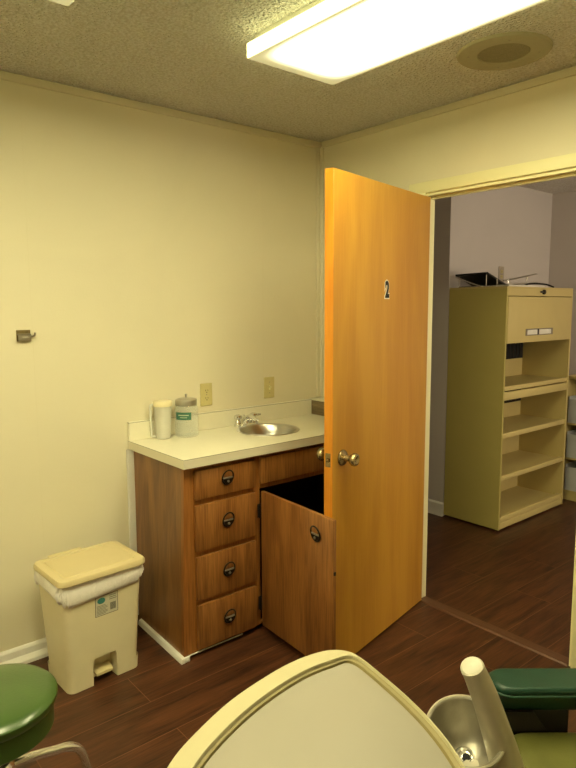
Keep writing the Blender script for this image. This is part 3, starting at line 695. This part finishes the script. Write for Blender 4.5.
# cuspidor bowl with its upright tapered spout
bc = Vector((-1.415, -1.985, .590)); 
view = Vector((bc.x + 2.505, bc.y + 2.696, 0)).normalized()
nrm = (-view * math.sin(R(22)) + Vector((0, 0, 1)) * math.cos(R(22))).normalized()
Q = nrm.to_track_quat('Z', 'Y').to_matrix().to_4x4(); TB = Matrix.Translation(bc) @ Q
t = thing('cuspidor', 'grey metal dental cuspidor bowl with an upright tapered spout', 'cuspidor', (-1.40, -1.99, ZF))
bw = [(.080, -.006), (.083, -.001), (.081, .003), (.077, .003), (.0735, -.003), (.070, -.02), (.062, -.050), (.048, -.076), (.028, -.090), (.016, -.092), (.001, -.093)]
ow = [(.001, -.102), (.03, -.100), (.055, -.084), (.069, -.054), (.077, -.022)]
bo = build('bowl', MB().lathe(bw + ow, (0, 0, 0), 56, T=TB, closed=True), 'bowl', t, smooth=60)
rl = build('bowl_rim', MB().lathe([(.079, .0015), (.0815, .0045), (.085, .003), (.0855, -.003), (.083, -.007), (.0805, -.0055)], (0, 0, 0), 56, T=TB, closed=True), 'cast', t); rl['label'] = 'pale rolled rim'
build('drain', MB().lathe([(.022, -.0915), (.021, -.087), (.017, -.086), (.013, -.090), (.006, -.0915), (0, -.0915), (0, -.096), (.02, -.096)], (0, 0, 0), 28, T=TB).m(1).lathe([(0, -.0905), (.0085, -.090), (.0085, -.0885), (0, -.088)], (.004, -.002, 0), 16, T=TB), ['chrome', 'hole'], t)
AP = [(-1.430, -2.007, .752), (-1.410, -2.020, .698), (-1.388, -2.036, .622), (-1.367, -2.048, .550), (-1.355, -2.056, .49), (-1.365, -2.045, .45)]
ap = smooth_path(AP, 6); n = len(ap)
build('spout', MB().tube(ap, [.0240 + .0125 * min(1, i / (n * .75)) for i in range(n)], 24), 'cast', t)
tip = Vector(AP[0]); ax_ = (Vector(AP[0]) - Vector(AP[1])).normalized()
capn = (ax_ * .8 + Vector((-.35, -.35, .35))).normalized()
build('spout_cap', MB().lathe([(.0235, -.016), (.0252, -.009), (.0250, -.002), (.021, .003), (.012, .0055), (0, .006)], (0, 0, 0), 28, T=Matrix.Translation(tip + ax_ * .002) @ (ax_ * .8 + Vector((-.22, -.22, .1))).normalized().to_track_quat('Z', 'Y').to_matrix().to_4x4()), 'cap', t)
build('pedestal', MB().loft([[(x, y, z) for x, y in rrect(-1.405 + o, -2.01 - o * .4, w, w * .8, w * .45, 6)] for w, z, o in ((.12, ZF + .001, 0), (.12, ZF + .03, 0), (.065, ZF + .07, 0), (.050, .30, 0), (.050, .42, .0), (.05, .505, .01))]), 'cast', t)

# dental chair in green vinyl; local x along the arm pad, local y away from the viewer
CA = math.atan2(-.643, .766)
ch = thing('dental_chair', 'green vinyl dental chair with padded armrest at the lower right', 'chair', (-.98, -2.13, ZF), rz=CA)
CO = Vector((-.98, -2.13)); ex = Vector((.766, -.643)); ey = Vector((.643, .766))
def loc(x, y): d = Vector((x, y)) - CO; return d.dot(ex), d.dot(ey)
def cushion(hx0, hx1, y0, y1, z0, z1, rad, r_edge, seg=8):
    cx_, cy_ = (hx0 + hx1) / 2, (y0 + y1) / 2; rings = []
    for k in range(seg + 1):
        a = math.pi / 2 * k / seg; i = r_edge * (1 - math.sin(a)); 
        rings.append([(x, y, z0 + r_edge * (1 - math.cos(a))) for x, y in rrect(cx_, cy_, (hx1 - hx0) / 2 - i, (y1 - y0) / 2 - i, max(rad - i, .004), 8)])
    for k in range(seg + 1):
        a = math.pi / 2 * k / seg; i = r_edge * (1 - math.cos(a))
        rings.append([(x, y, z1 - r_edge * (1 - math.sin(a))) for x, y in rrect(cx_, cy_, (hx1 - hx0) / 2 - i, (y1 - y0) / 2 - i, max(rad - i, .004), 8)])
    return rings
a0 = loc(-1.165, -1.905)            # left end of the arm pad
az = ZF * -1
pr_ = cushion(a0[0] - .012, a0[0] + .40, a0[1] - .034, a0[1] + .076, .468 + az, .560 + az, .050, .020)
pr_ = [[(x, y + .55 * (.555 + az - z) * (1 if y < a0[1] else .1), z) for x, y, z in r_] for r_ in pr_]      # front tucks under
pad = MB().loft(pr_)
ar = build('armrest', pad, 'green_arm', ch, smooth=50)
pp = [(x, y, .543 + az) for x, y in rrect(a0[0] + .194, a0[1] + .021, .2065, .0555, .0505, 8)]
build('piping', MB().tube(pp, .0032, 8, closed=True), 'green_arm', ar)
bk = MB().box(a0[0] + .005, a0[0] + .195, a0[1] + .012, a0[1] + .055, .33, .500, .006)
bk.loft([[(a0[0] + .02, a0[1] + s, .45), (a0[0] + .13, a0[1] + s, .45), (a0[0] + .095, a0[1] + s, .50), (a0[0] + .02, a0[1] + s, .50)] for s in (-.008, .0)])
build('arm_bracket', bk, 'dark_metal', ch)
seat = MB().loft(cushion(a0[0] + .018, a0[0] + .62, a0[1] - .50, a0[1] + .012, .31, .430 + az, .06, .03))
build('seat_cushion', seat, 'olive', ch, smooth=50)
build('seat_base', MB().loft([[(x, y, z) for x, y in rrect(a0[0] + .33, a0[1] - .27, hx, hy, .05, 5)] for hx, hy, z in ((.26, .17, .25), (.29, .20, .27), (.29, .20, .335))]), 'dark_metal', ch)
build('pedestal', MB().lathe([(0, .002), (.20, .002), (.21, .012), (.20, .03), (.12, .05), (.10, .08), (.10, .255), (0, .255)], (a0[0] + .36, a0[1] - .27, 0), 36), 'cast', ch)

# ------------------------------------------------------------------ metal shelf cabinet in the next room
SX0, SX1, SYF, SYB, SH = 1.192, 2.085, -.487, -.043, 1.618
t = thing('metal_shelf_cabinet', 'tall yellow-beige metal cabinet with open shelves and closed top compartment', 'cabinet', ((SX0 + SX1) / 2, -.26, ZF))
sk = .03
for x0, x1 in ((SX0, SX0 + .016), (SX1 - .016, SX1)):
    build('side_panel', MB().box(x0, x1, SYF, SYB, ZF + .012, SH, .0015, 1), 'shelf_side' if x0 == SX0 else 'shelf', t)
build('back_panel', MB().box(SX0 + .016, SX1 - .016, SYB - .074, SYB - .064, ZF + .02, SH - .004), 'shelf', t, smooth=0)
build('top_panel', MB().box(SX0, SX1, SYF, SYB, SH, SH + .012, .002, 1).box(SX0 + .016, SX1 - .016, SYF + .001, SYF + .012, SH - .048, SH), 'shelf', t)
fd = build('flip_door', MB().box(SX0 + .018, SX1 - .018, SYF - .004, SYF + .014, 1.258, SH - .053, .003, 2), 'shelf', t)
hx0, hx1, hz0, hz1 = 1.432, 1.800, 1.303, 1.350
build('label_holder', MB().box(hx0, hx1, SYF - .007, SYF - .004, hz0, hz1, .001, 1).m(1).box(hx0 + .02, hx0 + .15, SYF - .0078, SYF - .0068, hz0 + .007, hz1 - .008).box(hx0 + .175, hx1 - .03, SYF - .0078, SYF - .0068, hz0 + .007, hz1 - .008).m(2).box(hx0 + .152, hx0 + .172, SYF - .0085, SYF - .0068, hz0 + .004, hz1 - .003), ['pewter', 'paper', 'print'], fd)
lk = Matrix.Translation((1.655, SYF, SH - .020)) @ Matrix.Rotation(R(90), 4, 'X')
build('lock', MB().lathe([(0, -.002), (.017, 0), (.017, .010), (.013, .014), (0, .014)], (0, 0, 0), 22, T=lk).m(1).box(-.05, -.015, -.006, .006, .004, .010, .002, T=lk).m(0), ['bronze', 'print'], t)
# shelves: z of each deck; the second carries a deep double rail
for z0, z1, lip in ((.955, .975, .018), (.635, .655, .022), (.345, .365, .022), (.050, .070, .03)):
    s_ = MB().box(SX0 + .016, SX1 - .016, SYF + .035, SYB - .074, z0, z0 + .012)
    s_.box(SX0 + .016, SX1 - .016, SYF + .004, SYF + .038, z0 - .012, z0 + lip, .004, 2)
    build('shelf', s_, 'shelf', t)
build('cross_rail', MB().box(SX0 + .016, SX1 - .016, SYF + .002, SYF + .022, .880, .935, .004, 2), 'shelf', t)
build('kick_plate', MB().box(SX0 + .016, SX1 - .016, SYF + .004, SYF + .016, ZF + .012, .040, .002), 'shelf', t)
# retracted door tracks inside each bay and dark vent slots at the back
for z0, z1 in ((.98, 1.25), (.66, .878), (.37, .62), (.085, .33)):
    build('track', MB().box(SX0 + .017, SX0 + .030, SYF + .012, SYF + .030, z0, z1, .002), 'shelf', t)
for z0, z1 in ((1.10, 1.27), (.76, .87)):
    v = MB().box(SX1 - .47, SX1 - .02, SYB - .078, SYB - .073, z0, z1)
    vt = build('vent', v, 'hole', t, smooth=0)
    fn = MB()
    for k in range(9): fn.box(SX1 - .45 + k * .047, SX1 - .442 + k * .047, SYB - .081, SYB - .077, z0 + .004, z1 - .004)
    build('vent_bars', fn, 'bronze', vt, smooth=0)
for x, y in ((SX0 + .05, SYF + .04), (SX1 - .05, SYF + .04), (SX0 + .05, SYB - .04), (SX1 - .05, SYB - .04)):
    build('leveling_foot', MB().lathe([(0, .0005), (.018, .0005), (.018, .006), (.006, .010), (.006, .03), (0, .03)], (x, y, ZF), 14), 'trim_white', t)

# things on the cabinet top
ZT = SH + .012
t = thing('tilted_black_tray', 'black flat tray tilted on chrome wire legs on the cabinet top', 'tray', (1.34, -.22, ZT))
import mathutils
p0, p1, p2, p3 = Vector((1.205, -.080, 1.716)), Vector((1.205, -.330, 1.722)), Vector((1.50, -.300, 1.646)), Vector((1.50, -.050, 1.640))
nn = (p1 - p0).cross(p3 - p0).normalized() * .006
build('tray_plate', MB().loft([[p0 - nn, p1 - nn, p2 - nn, p3 - nn], [p0 + nn, p1 + nn, p2 + nn, p3 + nn]]), 'black', t, smooth=0)
for (x, y, h) in ((1.225, -.10, .082), (1.225, -.31, .086), (1.46, -.285, .022), (1.46, -.08, .020), (1.34, -.32, .056)):
    build('wire_leg', MB().tube([(x, y, ZT), (x, y, ZT + h)], .0035, 8), 'pewter', t)
build('front_wire', MB().tube([(1.212, -.078, ZT + .076), (1.212, -.20, ZT + .030), (1.212, -.28, ZT + .006), (1.33, -.36, ZT + .006)], .005, 8), 'chrome', t)
build('base_wire', MB().tube([(1.225, -.10, ZT + .005), (1.225, -.36, ZT + .005), (1.46, -.36, ZT + .005), (1.46, -.08, ZT + .005)], .005, 8), 'chrome', t)
t = thing('wire_rack', 'thin metal wire rack of two rails beside the black tray', 'rack', (1.65, -.3, ZT))
build('upper_rail', MB().tube([(1.47, -.29, ZT + .050), (1.60, -.30, ZT + .066), (1.87, -.31, ZT + .105)], .005, 8), 'steel', t)
build('lower_rail', MB().tube([(1.47, -.31, ZT + .020), (1.62, -.31, ZT + .028), (1.86, -.33, ZT + .042)], .005, 8), 'steel', t)
for x, h in ((1.50, .055), (1.755, .091)):
    build('post', MB().tube([(x, -.305, ZT), (x, -.305, ZT + h)], .0045, 8), 'chrome', t)
build('foot', MB().box(1.74, 1.77, -.34, -.27, ZT + .0005, ZT + .005, .001, 1), 'chrome', t)
build('foot', MB().box(1.485, 1.515, -.34, -.27, ZT + .0005, ZT + .005, .001, 1), 'chrome', t)
t = thing('paper_pad', 'pale paper pad lying flat at the front of the cabinet top', 'paper', (1.5, -.42, ZT))
build('sheets', MB().box(1.24, 1.70, -.470, -.375, ZT + .0005, ZT + .012, .001, 1), 'paper', t)
t = thing('black_cable', 'dark bent cable at the right of the cabinet top', 'cable', (1.8, -.42, ZT))
build('cord', MB().tube(smooth_path([(1.60, -.355, ZT + .008), (1.70, -.36, ZT + .03), (1.80, -.42, ZT + .026), (1.835, -.46, ZT + .008), (1.81, -.475, ZT + .006)], 6), .006, 8), 'black', t)

# second shelf unit against the far wall
t = thing('tray_shelf_unit', 'low yellow-beige shelf unit with pale grey trays at the right edge', 'shelf', (2.41, -.72, ZF))
F = 2.245; Y1, Y0, Z1 = -.385, -1.06, .945
for y in (Y1, Y0 + .02): build('side_panel', MB().box(F, HXF - .025, y - .02, y, ZF, Z1, .001, 1), 'shelf', t)
build('top_panel', MB().box(F - .002, HXF - .025, Y0, Y1, Z1, Z1 + .02, .002, 1), 'shelf', t)
build('back_panel', MB().box(HXF - .035, HXF - .026, Y0 + .02, Y1 - .02, ZF + .02, Z1), 'shelf', t, smooth=0)
build('kick_plate', MB().box(F + .004, F + .016, Y0 + .02, Y1 - .02, ZF + .001, .06), 'shelf', t, smooth=0)
zs = (.065, .325, .600)
for z in zs: build('shelf', MB().box(F - .001, HXF - .036, Y0 + .02, Y1 - .02, z - .014, z, .001, 1), 'shelf', t)
for n_, z, wl in ((0, .065, 'bottom'), (1, .325, 'middle'), (2, .600, 'top')):
    h = .205
    tr = thing('storage_tray', 'pale grey open tray on the %s level of the low shelf unit' % wl, 'tray', (2.39, -.72, z), group='pale grey trays in the low shelf unit')
    ty0, ty1, tx0, tx1 = Y0 + .035, Y1 - .032, F + .006, HXF - .06
    mb = MB().box(tx0, tx1, ty0, ty1, z + .0005, z + .006)
    mb.box(tx0, tx1, ty0, ty0 + .005, z, z + h); mb.box(tx0, tx1, ty1 - .005, ty1, z, z + h); mb.box(tx1 - .005, tx1, ty0, ty1, z, z + h)
    build('tray_body', mb, 'grey_tray', tr, smooth=0)
    build('front_panel', MB().box(tx0 - .006, tx0, ty0, ty1, z + .0005, z + h - .02, .002, 1), 'grey_tray', tr)

# ------------------------------------------------------------------ faint daylight-free ambience, camera, view
w = bpy.data.worlds.new('World'); SC.world = w; w.use_nodes = True
w.node_tree.nodes['Background'].inputs['Color'].default_value = (.02, .018, .014, 1)
w.node_tree.nodes['Background'].inputs['Strength'].default_value = 1

cam = bpy.data.cameras.new('Camera'); co = bpy.data.objects.new('Camera', cam); COL.objects.link(co)
yaw, pit, rol, foc = .8735, -.1211, -.0045, 624.66
f = Vector((math.cos(pit) * math.cos(yaw), math.cos(pit) * math.sin(yaw), math.sin(pit)))
r = Vector((math.sin(yaw), -math.cos(yaw), 0)); u = r.cross(f)
r2 = r * math.cos(rol) + u * math.sin(rol); u2 = u * math.cos(rol) - r * math.sin(rol)
mw = Matrix((r2, u2, -f)).transposed().to_4x4(); mw.translation = Vector((-2.5049, -2.6964, 1.4966))
co.matrix_world = mw
cam.sensor_fit = 'VERTICAL'; cam.sensor_height = 24; cam.sensor_width = 18; cam.lens = foc * 24 / 768; cam.clip_start = .02
SC.camera = co
SC.view_settings.view_transform = 'Standard'; SC.view_settings.look = 'None'
SC.view_settings.gamma = 1; SC.view_settings.exposure = 0.33
